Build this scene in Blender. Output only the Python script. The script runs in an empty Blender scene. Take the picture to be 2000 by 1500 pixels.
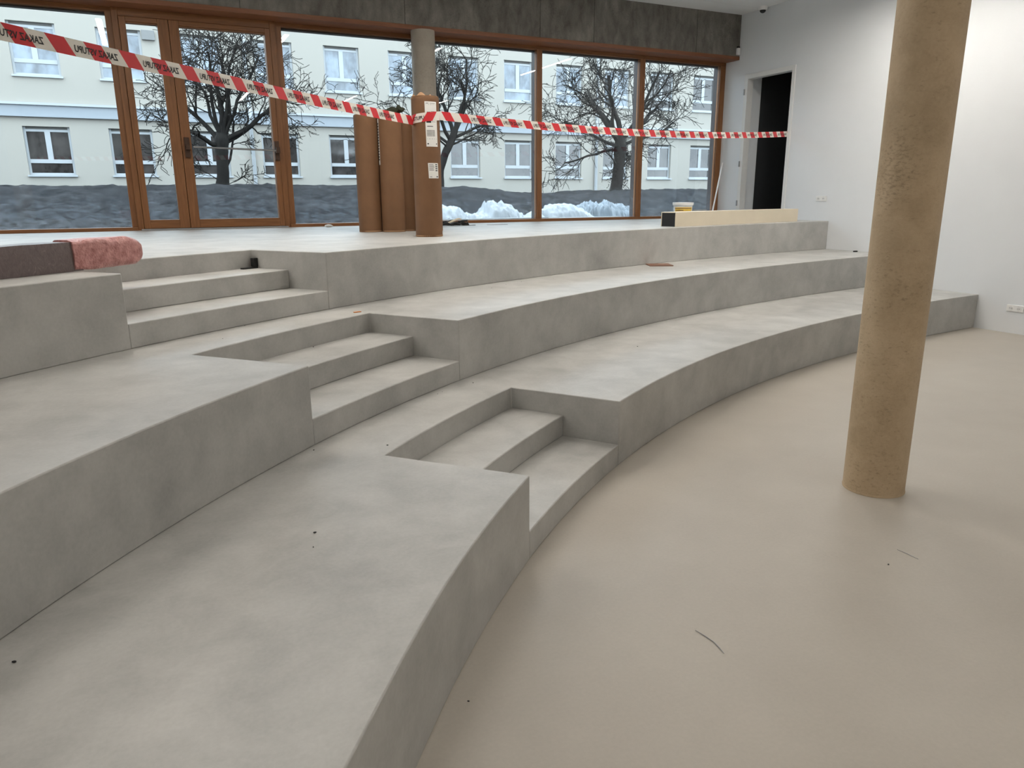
import bpy, bmesh, math, random
from mathutils import Vector, Matrix, noise

# ------------------------------------------------------------------ camera, world, exposure
scene = bpy.context.scene
COL = scene.collection
RT = Vector((0.8997, -0.4365, -0.0063)); UP = Vector((0.1140, 0.2211, 0.9686)); FW = Vector((0.4214, 0.8721, -0.2487))
CAM = Vector((0.0, 0.0, 1.7714)); FPX = 1428.68
cd = bpy.data.cameras.new('camera'); cd.sensor_width = 36.0; cd.lens = FPX / 2000 * 36.0
cd.clip_start = 0.05; cd.clip_end = 300
cam = bpy.data.objects.new('camera', cd); COL.objects.link(cam)
cam.matrix_world = Matrix(((RT.x, UP.x, -FW.x, CAM.x), (RT.y, UP.y, -FW.y, CAM.y), (RT.z, UP.z, -FW.z, CAM.z), (0, 0, 0, 1)))
scene.camera = cam

world = bpy.data.worlds.new('overcast_sky'); scene.world = world; world.use_nodes = True
bg = world.node_tree.nodes['Background']
bg.inputs[0].default_value = (0.76, 0.89, 1.0, 1); bg.inputs[1].default_value = 5.5
LAMP_COLOR = (0.985, 0.93, 0.85); LAMP_FRONT = 110.0; LAMP_REAR = 60.0
vs = scene.view_settings
vs.view_transform = 'Standard'; vs.look = 'None'; vs.gamma = 1.0; vs.exposure = 0.06; vs.use_curve_mapping = False
scene.cycles.use_denoising = True
scene.cycles.max_bounces = 10; scene.cycles.diffuse_bounces = 5; scene.cycles.transparent_max_bounces = 16

rnd = random.Random(7)

# ------------------------------------------------------------------ materials
def new_mat(name):
    m = bpy.data.materials.new(name); m.use_nodes = True
    nt = m.node_tree; nt.nodes.clear()
    out = nt.nodes.new('ShaderNodeOutputMaterial')
    return m, nt, out

def principled(nt, color, rough, metal=0.0, spec=0.5):
    p = nt.nodes.new('ShaderNodeBsdfPrincipled')
    p.inputs['Base Color'].default_value = (*color, 1); p.inputs['Roughness'].default_value = rough
    p.inputs['Metallic'].default_value = metal; p.inputs['Specular IOR Level'].default_value = spec
    return p

def pos_node(nt, scale=(1, 1, 1), obj=False):
    if obj:
        g = nt.nodes.new('ShaderNodeTexCoord'); o = g.outputs['Object']
    else:
        g = nt.nodes.new('ShaderNodeNewGeometry'); o = g.outputs['Position']
    mp = nt.nodes.new('ShaderNodeMapping'); mp.inputs['Scale'].default_value = scale
    nt.links.new(o, mp.inputs['Vector']); return mp.outputs[0]

def noise_node(nt, vec, scale, detail=4, rough=0.55, dist=0.0):
    n = nt.nodes.new('ShaderNodeTexNoise'); n.inputs['Scale'].default_value = scale
    n.inputs['Detail'].default_value = detail; n.inputs['Roughness'].default_value = rough
    n.inputs['Distortion'].default_value = dist
    nt.links.new(vec, n.inputs['Vector']); return n.outputs['Fac']

def ramp(nt, fac, stops):
    r = nt.nodes.new('ShaderNodeValToRGB')
    el = r.color_ramp.elements
    while len(el) < len(stops): el.new(0.5)
    for e, (p, c) in zip(el, stops):
        e.position = p; e.color = (*c, 1)
    nt.links.new(fac, r.inputs['Fac']); return r.outputs['Color']

def mixc(nt, fac, a, b, mode='MIX'):
    m = nt.nodes.new('ShaderNodeMix'); m.data_type = 'RGBA'; m.blend_type = mode
    for s, v in ((m.inputs['Factor'], fac), (m.inputs['A'], a), (m.inputs['B'], b)):
        if isinstance(v, (int, float)): s.default_value = v
        elif isinstance(v, tuple): s.default_value = (*v, 1)
        else: nt.links.new(v, s)
    return m.outputs['Result']

def bump(nt, h, strength, dist, p):
    b = nt.nodes.new('ShaderNodeBump'); b.inputs['Strength'].default_value = strength; b.inputs['Distance'].default_value = dist
    nt.links.new(h, b.inputs['Height']); nt.links.new(b.outputs[0], p.inputs['Normal'])

def plain(name, color, rough=0.5, metal=0.0, var=0.06, scale=8.0, spec=0.4):
    m, nt, out = new_mat(name); p = principled(nt, color, rough, metal, spec)
    n = noise_node(nt, pos_node(nt, obj=True), scale)
    lo = tuple(c * (1 - var) for c in color); hi = tuple(min(1, c * (1 + var)) for c in color)
    nt.links.new(ramp(nt, n, [(0.3, lo), (0.7, hi)]), p.inputs['Base Color'])
    nt.links.new(p.outputs[0], out.inputs[0]); return m

def concrete(name, a, b, c, rough=0.42, pits=0.0, big=0.9, streak=(1, 1, 1), spec=0.35):
    m, nt, out = new_mat(name); p = principled(nt, b, rough, 0, spec)
    v = pos_node(nt, streak)
    n1 = noise_node(nt, v, big, 5, 0.55, 0.6)
    n2 = noise_node(nt, v, big * 4.2, 6, 0.6, 0.3)
    n3 = noise_node(nt, pos_node(nt), 60, 3, 0.6)
    col = ramp(nt, n1, [(0.25, a), (0.5, b), (0.75, c)])
    col = mixc(nt, 0.42, col, ramp(nt, n2, [(0.34, a), (0.66, c)]))
    col = mixc(nt, 0.10, col, ramp(nt, n3, [(0.3, tuple(x * .6 for x in a)), (0.7, c)]))
    if pits:
        n4 = noise_node(nt, pos_node(nt, (1, 1, 2.2)), 34, 6, 0.75)
        dark = tuple(x * .45 for x in a)
        f = nt.nodes.new('ShaderNodeMapRange'); f.inputs[1].default_value = 0.575; f.inputs[2].default_value = 0.72
        f.inputs[3].default_value = 0; f.inputs[4].default_value = pits
        patch = nt.nodes.new('ShaderNodeMath'); patch.operation = 'MULTIPLY_ADD'; patch.inputs[1].default_value = 0.42; patch.inputs[2].default_value = -0.21
        nt.links.new(noise_node(nt, pos_node(nt, (1, 1, .8)), 2.6, 3, 0.5), patch.inputs[0])
        add = nt.nodes.new('ShaderNodeMath'); add.operation = 'ADD'; nt.links.new(n4, add.inputs[0]); nt.links.new(patch.outputs[0], add.inputs[1])
        nt.links.new(add.outputs[0], f.inputs[0]); col = mixc(nt, f.outputs[0], col, dark)
        bump(nt, n4, 0.25, 0.01, p)
    else:
        bump(nt, n2, 0.05, 0.01, p)
    nt.links.new(col, p.inputs['Base Color']); nt.links.new(p.outputs[0], out.inputs[0]); return m

def wood(name, axis, a, b, rough=0.42):
    m, nt, out = new_mat(name); p = principled(nt, a, rough, 0, 0.4)
    sc = [14, 14, 14]; sc[axis] = 0.9
    v = pos_node(nt, tuple(sc))
    n = noise_node(nt, v, 1.6, 5, 0.6, 1.2); n2 = noise_node(nt, v, 7.0, 4, 0.6)
    col = mixc(nt, 0.3, ramp(nt, n, [(0.3, a), (0.7, b)]), ramp(nt, n2, [(0.3, a), (0.7, b)]))
    nt.links.new(col, p.inputs['Base Color']); bump(nt, n2, 0.05, 0.004, p)
    nt.links.new(p.outputs[0], out.inputs[0]); return m

M = {}
M['tier'] = concrete('tier_concrete', (0.315, 0.312, 0.298), (0.45, 0.444, 0.424), (0.565, 0.556, 0.532), 0.48, spec=0.40)
M['floor'] = concrete('floor_screed', (0.408, 0.371, 0.323), (0.445, 0.408, 0.355), (0.477, 0.440, 0.387), 0.46, big=0.5, spec=0.38)
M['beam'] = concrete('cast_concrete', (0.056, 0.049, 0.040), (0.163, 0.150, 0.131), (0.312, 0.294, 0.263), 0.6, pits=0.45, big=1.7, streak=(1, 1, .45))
M['column'] = concrete('column_concrete', (0.371, 0.274, 0.167), (0.485, 0.363, 0.230), (0.583, 0.450, 0.301), 0.6, pits=0.55, big=1.3)
M['column_grey'] = concrete('column_concrete_grey', (0.319, 0.281, 0.231), (0.374, 0.330, 0.275), (0.429, 0.385, 0.330), 0.6, pits=0.45, big=1.3)
M['plaster'] = plain('white_plaster', (0.735, 0.758, 0.781), 0.75, var=0.02, scale=1.2)
M['greywall'] = plain('grey_paint', (0.24, 0.235, 0.225), 0.8, var=.03)
M['ceiling'] = plain('ceiling_board', (0.722, 0.722, 0.722), 0.8, var=0.015, scale=2)
WA, WB = (0.155, 0.062, 0.022), (0.27, 0.118, 0.044)
M['wood_z'] = wood('larch_vertical', 2, WA, WB)
M['wood_x'] = wood('larch_horizontal', 0, WA, WB)
M['wood_trim'] = wood('larch_soffit', 0, (0.17, 0.065, 0.030), (0.26, 0.105, 0.050))
M['clad'] = plain('dark_cladding', (0.030, 0.022, 0.022), 0.5)
M['black'] = plain('black_plastic', (0.015, 0.015, 0.016), 0.5)
M['darkroom'] = plain('dark_room_shade', (0.028, 0.030, 0.032), 0.8)  # near-black colour stands in for the missing light in the room
M['steelwhite'] = plain('white_lacquer', (0.74, 0.74, 0.73), 0.35, var=0.01)
M['steel'] = plain('brushed_steel', (0.42, 0.42, 0.42), 0.28, 1.0)
M['bronze'] = plain('dark_bronze', (0.075, 0.045, 0.032), 0.4, 0.6)
M['white'] = plain('white_plastic', (0.80, 0.80, 0.79), 0.4, var=0.01)
M['grey'] = plain('grey_plastic', (0.30, 0.30, 0.31), 0.5)
M['cardboard'] = plain('brown_cardboard', (0.176, 0.088, 0.041), 0.7, var=0.10, scale=5)
M['cardboard_edge'] = plain('cardboard_edge', (0.33, 0.19, 0.10), 0.8)
M['paper'] = plain('label_paper', (0.80, 0.79, 0.76), 0.6, var=0.02)
M['ink'] = plain('black_ink', (0.02, 0.02, 0.022), 0.6)
M['tape_red'] = plain('tape_red', (0.62, 0.035, 0.045), 0.35, var=0.04)
M['tape_white'] = plain('tape_white', (0.80, 0.76, 0.70), 0.35, var=0.02)
M['cream'] = plain('cream_coating', (0.72, 0.64, 0.50), 0.45, var=0.03, scale=3)
M['olive'] = plain('olive_cloth', (0.028, 0.032, 0.018), 0.9)
M['yellow'] = plain('yellow_print', (0.78, 0.52, 0.10), 0.5)
M['tile'] = plain('brown_tile', (0.20, 0.10, 0.065), 0.5, var=.15)
M['orange'] = plain('orange_scrap', (0.62, 0.22, 0.06), 0.6)
M['facade'] = plain('pale_yellow_render', (0.305, 0.287, 0.253), 0.9, var=0.015, scale=.4)
M['facade_white'] = plain('pale_blue_band', (0.256, 0.278, 0.300), 0.8, var=0.02)
M['frame_white'] = plain('white_window_frame', (0.337, 0.354, 0.365), 0.4, var=0.01)
M['shade'] = plain('grey_blind_box', (0.131, 0.129, 0.120), 0.8)
M['vent'] = plain('grey_vent', (0.174, 0.174, 0.169), 0.7)
M['soil'] = concrete('dark_soil', (0.001, 0.001, 0.001), (0.007, 0.007, 0.008), (0.049, 0.049, 0.052), 0.95, pits=0.8, big=2.4, streak=(1, 1, 3.2), spec=0.1)
M['paving'] = concrete('outside_paving', (0.164, 0.169, 0.180), (0.207, 0.219, 0.228), (0.246, 0.256, 0.267), 0.9)
M['bark'] = concrete('tree_bark', (0.010, 0.009, 0.009), (0.019, 0.017, 0.016), (0.035, 0.033, 0.029), 0.95, big=4, streak=(1, 1, .4), spec=.1)
M['sheet_white'] = plain('white_plastic_sheet', (0.327, 0.349, 0.371), 0.45, var=0.03)
M['sheet_blue'] = plain('grey_blue_plastic_sheet', (0.197, 0.234, 0.267), 0.4, var=0.12, scale=3)
M['timber'] = plain('weathered_timber', (0.36, 0.37, 0.37), 0.8, var=.15)
M['cable'] = plain('black_cable', (0.02, 0.02, 0.02), 0.5)

def emission(name, color, strength):
    m, nt, out = new_mat(name); e = nt.nodes.new('ShaderNodeEmission')
    e.inputs[0].default_value = (*color, 1); e.inputs[1].default_value = strength
    nt.links.new(e.outputs[0], out.inputs[0]); return m
M['lamp_front'] = emission('lamp_diffuser_bright', LAMP_COLOR, LAMP_FRONT)
M['lamp_rear'] = emission('lamp_diffuser_dimmed', LAMP_COLOR, LAMP_REAR)

def glass(name, z0, dirt):
    m, nt, out = new_mat(name)
    tr = nt.nodes.new('ShaderNodeBsdfTransparent'); tr.inputs[0].default_value = (0.95, 0.975, 0.98, 1)
    gl = nt.nodes.new('ShaderNodeBsdfGlossy'); gl.inputs['Roughness'].default_value = 0.0
    fr = nt.nodes.new('ShaderNodeFresnel'); fr.inputs[0].default_value = 1.38
    mx = nt.nodes.new('ShaderNodeMixShader')
    nt.links.new(fr.outputs[0], mx.inputs[0]); nt.links.new(tr.outputs[0], mx.inputs[1]); nt.links.new(gl.outputs[0], mx.inputs[2])
    # dried splashes and dust along the bottom of the pane
    df = nt.nodes.new('ShaderNodeBsdfTranslucent'); df.inputs[0].default_value = (0.70, 0.80, 0.90, 1)
    g = nt.nodes.new('ShaderNodeNewGeometry'); sp = nt.nodes.new('ShaderNodeSeparateXYZ'); nt.links.new(g.outputs['Position'], sp.inputs[0])
    mr = nt.nodes.new('ShaderNodeMapRange'); mr.inputs[1].default_value = z0 + 0.62; mr.inputs[2].default_value = z0
    mr.inputs[3].default_value = 0; mr.inputs[4].default_value = 1; nt.links.new(sp.outputs[2], mr.inputs[0])
    n = noise_node(nt, pos_node(nt, (1, 1, 2.5)), 9, 6, 0.7, 0.5)
    mr2 = nt.nodes.new('ShaderNodeMapRange'); mr2.inputs[1].default_value = 0.38; mr2.inputs[2].default_value = 0.75
    mr2.inputs[3].default_value = 0.0; mr2.inputs[4].default_value = dirt; nt.links.new(n, mr2.inputs[0])
    mu = nt.nodes.new('ShaderNodeMath'); mu.operation = 'MULTIPLY'; nt.links.new(mr.outputs[0], mu.inputs[0]); nt.links.new(mr2.outputs[0], mu.inputs[1])
    mx2 = nt.nodes.new('ShaderNodeMixShader'); nt.links.new(mu.outputs[0], mx2.inputs[0])
    nt.links.new(mx.outputs[0], mx2.inputs[1]); nt.links.new(df.outputs[0], mx2.inputs[2])
    nt.links.new(mx2.outputs[0], out.inputs[0]); return m
M['glass'] = glass('window_glass', 1.38, 0.11)

def far_glass(name, color, rough=0.06):
    m, nt, out = new_mat(name); p = principled(nt, color, rough, 0, 0.9)
    n = noise_node(nt, pos_node(nt, (1, 1, .6)), 2.2, 4, .6)
    nt.links.new(ramp(nt, n, [(0.35, tuple(c * .45 for c in color)), (0.65, tuple(min(1, c * 1.5) for c in color))]), p.inputs['Base Color'])
    nt.links.new(p.outputs[0], out.inputs[0]); return m
M['fglass_low'] = far_glass('far_glass_dark', (0.039, 0.035, 0.033))
M['fglass_up'] = far_glass('far_glass_pale', (0.125, 0.153, 0.184))  # paler, bluer panes for most of the upper row

def foam_mat():
    m, nt, out = new_mat('pink_bubble_wrap'); p = principled(nt, (0.80, 0.30, 0.29), 0.35, 0, .5)
    v = pos_node(nt); n = noise_node(nt, v, 26, 3, .6)
    vo = nt.nodes.new('ShaderNodeTexVoronoi'); vo.inputs['Scale'].default_value = 75; nt.links.new(v, vo.inputs['Vector'])
    nt.links.new(ramp(nt, n, [(0.3, (0.38, 0.15, 0.14)), (0.7, (0.66, 0.33, 0.31))]), p.inputs['Base Color'])
    bump(nt, vo.outputs['Distance'], 0.6, 0.006, p); nt.links.new(p.outputs[0], out.inputs[0]); return m
M['pink'] = foam_mat()
def wrap_mat():
    m, nt, out = new_mat('stretch_wrapped_board'); p = principled(nt, (0.15, 0.115, 0.11), 0.3, 0, .6)
    v = pos_node(nt, (1, 1, .6)); n = noise_node(nt, v, 30, 4, .7, 2.0)
    nt.links.new(ramp(nt, n, [(0.3, (0.125, 0.095, 0.092)), (0.62, (0.17, 0.13, 0.125)), (0.78, (0.33, 0.28, 0.27))]), p.inputs['Base Color'])
    bump(nt, n, 0.3, 0.01, p); nt.links.new(p.outputs[0], out.inputs[0]); return m
M['wrap'] = wrap_mat()

# ------------------------------------------------------------------ mesh helpers
def tag(o, label=None, cat=None, group=None, kind=None):
    if label: o['label'] = label
    if cat: o['category'] = cat
    if group: o['group'] = group
    if kind: o['kind'] = kind
    return o

def empty(name, loc=(0, 0, 0), rz=0.0):
    o = bpy.data.objects.new(name, None); COL.objects.link(o)
    o.location = loc; o.rotation_euler = (0, 0, rz); o.empty_display_size = 0.1
    return o

def link(name, bm, mats, parent=None, smooth=None, bevel=0.0, loc=None, seg=2):
    me = bpy.data.meshes.new(name)
    bmesh.ops.recalc_face_normals(bm, faces=bm.faces[:])
    bm.to_mesh(me); bm.free()
    for m in (mats if isinstance(mats, (list, tuple)) else [mats]): me.materials.append(M[m])
    if smooth is not None:
        for p in me.polygons: p.use_smooth = True
        me.set_sharp_from_angle(angle=math.radians(smooth))
    o = bpy.data.objects.new(name, me); COL.objects.link(o)
    if parent is not None: o.parent = parent
    if loc is not None: o.location = loc
    if bevel:
        b = o.modifiers.new('edge', 'BEVEL'); b.width = bevel; b.segments = seg; b.limit_method = 'ANGLE'; b.angle_limit = math.radians(40)
        b.harden_normals = False
    return o

def box(bm, x0, x1, y0, y1, z0, z1, mi=0):
    v = [bm.verts.new(p) for p in ((x0, y0, z0), (x1, y0, z0), (x1, y1, z0), (x0, y1, z0), (x0, y0, z1), (x1, y0, z1), (x1, y1, z1), (x0, y1, z1))]
    for f in ((0, 3, 2, 1), (4, 5, 6, 7), (0, 1, 5, 4), (1, 2, 6, 5), (2, 3, 7, 6), (3, 0, 4, 7)):
        bm.faces.new([v[i] for i in f]).material_index = mi

def boxes(name, lst, mat, parent=None, bevel=0.0, loc=None):
    bm = bmesh.new()
    for b in lst: box(bm, *b)
    return link(name, bm, mat, parent, bevel=bevel, loc=loc)

def prism(bm, pts, z0, z1):
    lo = [bm.verts.new((p[0], p[1], z0)) for p in pts]; hi = [bm.verts.new((p[0], p[1], z1)) for p in pts]
    n = len(pts)
    bm.faces.new(hi); bm.faces.new(lo[::-1])
    for i in range(n): bm.faces.new((lo[i], lo[(i + 1) % n], hi[(i + 1) % n], hi[i]))

def lathe(bm, prof, n=32, c=(0, 0), jitter=0.0, cap=True, mi=0):
    rings = []
    for r, z in prof:
        rings.append([bm.verts.new((c[0] + (r + (rnd.uniform(-jitter, jitter) if jitter else 0)) * math.cos(2 * math.pi * i / n), c[1] + r * math.sin(2 * math.pi * i / n), z)) for i in range(n)])
    for a, b in zip(rings, rings[1:]):
        for i in range(n): bm.faces.new((a[i], a[(i + 1) % n], b[(i + 1) % n], b[i])).material_index = mi
    if cap:
        bm.faces.new(rings[0][::-1]).material_index = mi; bm.faces.new(rings[-1]).material_index = mi

def tube(bm, pts, radii, n=5, cap=True):
    pts = [Vector(p) for p in pts]
    if not isinstance(radii, (list, tuple)): radii = [radii] * len(pts)
    rings = []; ref = None
    for i, p in enumerate(pts):
        d = (pts[min(i + 1, len(pts) - 1)] - pts[max(i - 1, 0)]).normalized()
        if ref is None: ref = d.orthogonal().normalized()
        u = (ref - d * ref.dot(d))
        u = u.normalized() if u.length > 1e-6 else d.orthogonal().normalized()
        ref = u; w = d.cross(u)
        rings.append([bm.verts.new(p + (u * math.cos(2 * math.pi * k / n) + w * math.sin(2 * math.pi * k / n)) * radii[i]) for k in range(n)])
    for a, b in zip(rings, rings[1:]):
        for k in range(n): bm.faces.new((a[k], a[(k + 1) % n], b[(k + 1) % n], b[k]))
    if cap:
        bm.faces.new(rings[0][::-1]); bm.faces.new(rings[-1])

def text_mesh(s, size):
    c = bpy.data.curves.new('lettering', 'FONT'); c.body = s; c.size = size; c.resolution_u = 2; c.offset = size * .022
    o = bpy.data.objects.new('lettering_tmp', c)
    me = bpy.data.meshes.new_from_object(o)
    vs_ = [v.co.copy() for v in me.vertices]; fs = [list(p.vertices) for p in me.polygons]
    bpy.data.objects.remove(o); bpy.data.curves.remove(c); bpy.data.meshes.remove(me)
    return vs_, fs

# ------------------------------------------------------------------ the room shell
WX, LX, BY = 9.946, -9.0, -7.0          # right wall, left wall, back wall
YG = 11.42                               # glazing plane
CEIL = 4.876

o = boxes('floor', [(LX, WX, BY, 11.5, -0.25, 0.0)], 'floor'); tag(o, 'warm grey seamless screed floor in front of the seating steps', 'floor', kind='structure')
o = boxes('wall_left', [(LX - .3, LX, BY - .3, 11.6, -0.25, 5.2)], 'greywall'); tag(o, 'grey wall on the far left, outside the view', 'wall', kind='structure')
o = boxes('wall_back', [(LX, WX + .37, BY - .3, BY, -0.25, 5.2)], 'greywall'); tag(o, 'grey wall behind the viewer, out of view', 'wall', kind='structure')
DY0, DY1, DZ = 9.70, 10.83, 3.825
o = boxes('wall_right', [(WX, WX + .37, BY, DY0, -0.25, 5.2), (WX, WX + .37, DY1, 11.6, -0.25, 5.2), (WX, WX + .37, DY0, DY1, DZ, 5.2), (WX, WX + .37, DY0, DY1, -0.25, 1.35)], 'plaster')
tag(o, 'white plastered side wall with a dark doorway', 'wall', kind='structure')

# ceiling of separate boards
ceil = empty('ceiling', (0, 0, CEIL)); tag(ceil, 'white board ceiling with thin joints', 'ceiling', kind='structure')
boxes('backing', [(LX, WX, BY, 11.05, 0.02, 0.3)], 'ceiling', ceil)
ys = [11.05, 10.54, 8.0, 5.5, 3.0, 0.5, -2.0, -4.5, BY]
xs = [WX, 8.30, 5.80, 3.30, 0.80, -1.7, -4.2, -6.7, LX]
for a, b in zip(ys, ys[1:]):
    for c, d in zip(xs, xs[1:]):
        boxes('ceiling_board', [(d + .003, c - .003, b + .003, a - .003, 0.0, 0.02)], 'ceiling', ceil)
o = boxes('roof', [(LX - .3, WX + 4, BY - .3, 11.5, 5.2, 5.45)], 'beam'); tag(o, 'flat concrete roof slab over the hall, out of view', 'roof', kind='structure')

# ------------------------------------------------------------------ tiered seating (polar around one centre)
CXY = (9.9198, -6.1999)
COEF = [(12.4228, 0.1962, -0.5921, -0.6498), (13.6759, 0.2516, -0.6006, -0.7972), (14.9042, 0.4548, -0.2910, -0.6932)]
TH_R, TH_L = 2.194, 2.311
def rad(k, th):
    c = COEF[k]; lim = (2.47, 2.50, 2.46)[k]
    def r_(t):
        s = (t - 2.2) / .6; return c[0] + c[1] * s + c[2] * s * s + c[3] * s ** 3
    return r_(th) if th < lim else r_(lim)
def pol(r, th): return (CXY[0] + r * math.cos(th), CXY[1] + r * math.sin(th))
def arc(k, t0, t1, off=0.0, n=None):
    n = n or max(6, int(abs(t1 - t0) / 0.012))
    return [pol(rad(k, t0 + (t1 - t0) * i / n) + off, t0 + (t1 - t0) * i / n) for i in range(n + 1)]
def smooth_arc(pts, passes=6):
    p = [list(q) for q in pts]
    for _ in range(passes):
        q = [list(a) for a in p]
        for i in range(1, len(p) - 1):
            q[i] = [(p[i - 1][j] + 2 * p[i][j] + p[i + 1][j]) / 4 for j in (0, 1)]
        p = q
    return [tuple(a) for a in p]

def th_at_x(k, x):        # angle where the front meets the right wall
    t = 1.5
    for _ in range(60):
        px = pol(rad(k, t), t)[0]
        t += (px - x) / rad(k, t)
    return t
STEP = 0.41
TIERS = [('lowest grey concrete seating tier, curving along the bare floor', 0.0), ('middle grey concrete seating tier between the lowest tier and the window platform', 0.45), ('topmost concrete tier forming the wide pale platform by the windows', 0.90)]
for k, (lab, zb) in enumerate(TIERS):
    t0 = th_at_x(k, WX)
    pts = arc(k, t0, TH_R)
    pts += arc(k, TH_R, TH_L, 2 * STEP)
    tl = math.pi + math.asin(min(1, (-(BY - CXY[1])) / rad(k, 3.2)))
    left = smooth_arc(arc(k, TH_L, tl))
    pts += left
    pts += [(LX, BY), (LX, 11.5), (WX, 11.5)]
    root = empty('seating_tier', (0, 0, zb)); tag(root, lab, 'seating tier', kind='structure')
    bm = bmesh.new(); prism(bm, pts, 0.0, 0.45)
    link('tier_body', bm, 'tier', root, smooth=25, bevel=0.006)
    for s in range(2):
        pp = arc(k, TH_R, TH_L, s * STEP, 14) + arc(k, TH_L, TH_R, 2 * STEP, 14)
        bm = bmesh.new(); prism(bm, pp, 0.15 * s, 0.15 * s + 0.15)
        link('step', bm, 'tier', root, smooth=25, bevel=0.006)

# ------------------------------------------------------------------ round concrete columns
def column(x, y, z0, z1, mat, label):
    root = empty('round_column', (x, y, z0)); tag(root, label, 'column')
    h = z1 - z0
    bm = bmesh.new(); lathe(bm, [(0.175, 0), (0.175, h * .33), (0.1745, h * .66), (0.175, h)], 64)
    link('shaft', bm, mat, root, smooth=40)
    bm = bmesh.new(); lathe(bm, [(0.1775, 0), (0.1785, 0.006), (0.1755, 0.012)], 48)
    link('base_joint', bm, mat, root, smooth=40)
column(3.872, 2.852, 0.0, CEIL, 'column', 'tall tan concrete column standing on the bare floor')
column(3.94, 11.10, 1.35, 4.13, 'column_grey', 'grey concrete column at the glazing behind the cardboard rolls')
column(-2.45, 2.92, 0.90, CEIL, 'column', 'concrete column left of the view, anchoring the barrier tape')

# ------------------------------------------------------------------ concrete beam and timber soffit
beam = empty('wall_front', (0, 0, 0)); tag(beam, 'grey fair-faced concrete beam above the glazing', 'beam', kind='structure')
boxes('beam_core', [(LX, WX, 11.07, 11.5, 4.19, 6.2)], 'beam', beam)  # unseen upper part added to block sky reflected in the far lower panes
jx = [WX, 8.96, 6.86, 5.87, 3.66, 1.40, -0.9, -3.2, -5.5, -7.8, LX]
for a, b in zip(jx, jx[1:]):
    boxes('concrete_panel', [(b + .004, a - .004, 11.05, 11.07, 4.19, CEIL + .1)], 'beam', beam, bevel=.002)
o = boxes('trim_1', [(LX, WX, 11.04, 11.46, 4.13, 4.19)], 'wood_trim', bevel=.002); tag(o, 'brown timber soffit board running under the concrete beam', 'trim', kind='structure')

# ------------------------------------------------------------------ glazing
ZS = 1.395; ZH = 4.075
def pane(parent, x0, x1, z0, z1, y=YG):
    return boxes('pane', [(x0, x1, y - .006, y + .006, z0, z1)], 'glass', parent)
def window(name, x0, x1, g0, g1, label):
    """x0..x1 frame outside, g0..g1 glass edges; dark cladding outside"""
    r = empty(name, ((x0 + x1) / 2, YG, 1.35)); tag(r, label, 'window', kind='structure')
    def B(n, l, mat, bevel=.003):
        return boxes(n, [(a - r.location.x, b - r.location.x, c - YG, d - YG, e - 1.35, f - 1.35) for a, b, c, d, e, f in l], mat, r, bevel)
    B('sill_rail', [(x0, x1, 11.31, 11.47, 1.35, ZS)], 'wood_x')
    B('head_rail', [(x0, x1, 11.385, 11.47, ZH, 4.13)], 'wood_x')
    if g0 > x0: B('post', [(x0, g0, 11.385, 11.47, ZS, ZH)], 'wood_z')
    if g1 < x1: B('post', [(g1, x1, 11.385, 11.47, ZS, ZH)], 'wood_z')
    p = B('pane', [(g0, g1, YG - .006, YG + .006, ZS, ZH)], 'glass', 0)
    cl = [(x0, x1, 11.47, 11.56, ZH - .02, 4.16), (x0, x1, 11.47, 11.56, 1.30, ZS - .01)]
    if g0 > x0: cl.append((x0, g0, 11.47, 11.58, 1.35, 4.13))
    if g1 < x1: cl.append((g1, x1, 11.47, 11.58, 1.35, 4.13))
    B('outer_cladding', cl, 'clad')
    return r
window('window_1', -4.6, -0.135, -4.5, -0.207, 'leftmost fixed glazing bay left of the timber door')
window('window_2', 1.875, 6.04, 1.96, 5.99, 'wide glazing bay behind the grey column and cardboard rolls')
window('window_3', 6.04, 8.085, 6.09, 8.03, 'glazing bay with the largest bare tree behind it')
window('window_4', 8.085, WX, 8.14, 9.83, 'rightmost narrow glazing bay next to the white wall')
window('window_5', -9.0, -4.6, -8.9, -4.6, 'glazing bay far left, outside the view')

dr = empty('door_1', (0.85, YG, 1.35)); tag(dr, 'brown timber glazed double door with a steel push bar', 'door', kind='structure')
def D(n, l, mat, parent=dr, bevel=.004):
    return boxes(n, [(a - .85, b - .85, c - YG, d - YG, e - 1.35, f - 1.35) for a, b, c, d, e, f in l], mat, parent, bevel)
D('frame_jamb', [(-.135, -.062, 11.345, 11.48, 1.35, 4.13)], 'wood_z')
D('frame_jamb', [(1.80, 1.875, 11.345, 11.48, 1.35, 4.13)], 'wood_z')
D('frame_head', [(-.062, 1.80, 11.345, 11.48, 4.03, 4.13)], 'wood_x')
D('door_stop', [(-.085, -.035, 11.475, 11.50, 1.368, 4.06), (1.775, 1.825, 11.475, 11.50, 1.368, 4.06), (.495, .545, 11.472, 11.50, 1.372, 4.03), (-.062, 1.80, 11.472, 11.50, 4.0, 4.06), (-.062, 1.80, 11.472, 11.50, 1.355, 1.40)], 'clad')
D('threshold', [(-.10, 1.84, 11.30, 11.50, 1.35, 1.368)], 'grey')
def leaf(x0, x1, g0, g1):
    zb, zt, gz0, gz1 = 1.372, 4.027, 1.487, 3.955
    st = D('door_leaf', [(x0, g0, 11.33, 11.47, zb, zt), (g1, x1, 11.33, 11.47, zb, zt), ], 'wood_z')
    D('rail', [(g0, g1, 11.33, 11.47, zb, gz0 - .022), (g0, g1, 11.33, 11.47, gz1 + .015, zt)], 'wood_x', st)
    D('glazing_bead', [(g0, g1, 11.34, 11.44, gz0 - .022, gz0), (g0, g1, 11.35, 11.44, gz1, gz1 + .015)], 'wood_x', st)
    D('pane', [(g0, g1, YG - .006, YG + .006, gz0, gz1)], 'glass', st, 0)
    return st
l1 = leaf(-.058, .517, .02, .388)
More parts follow.
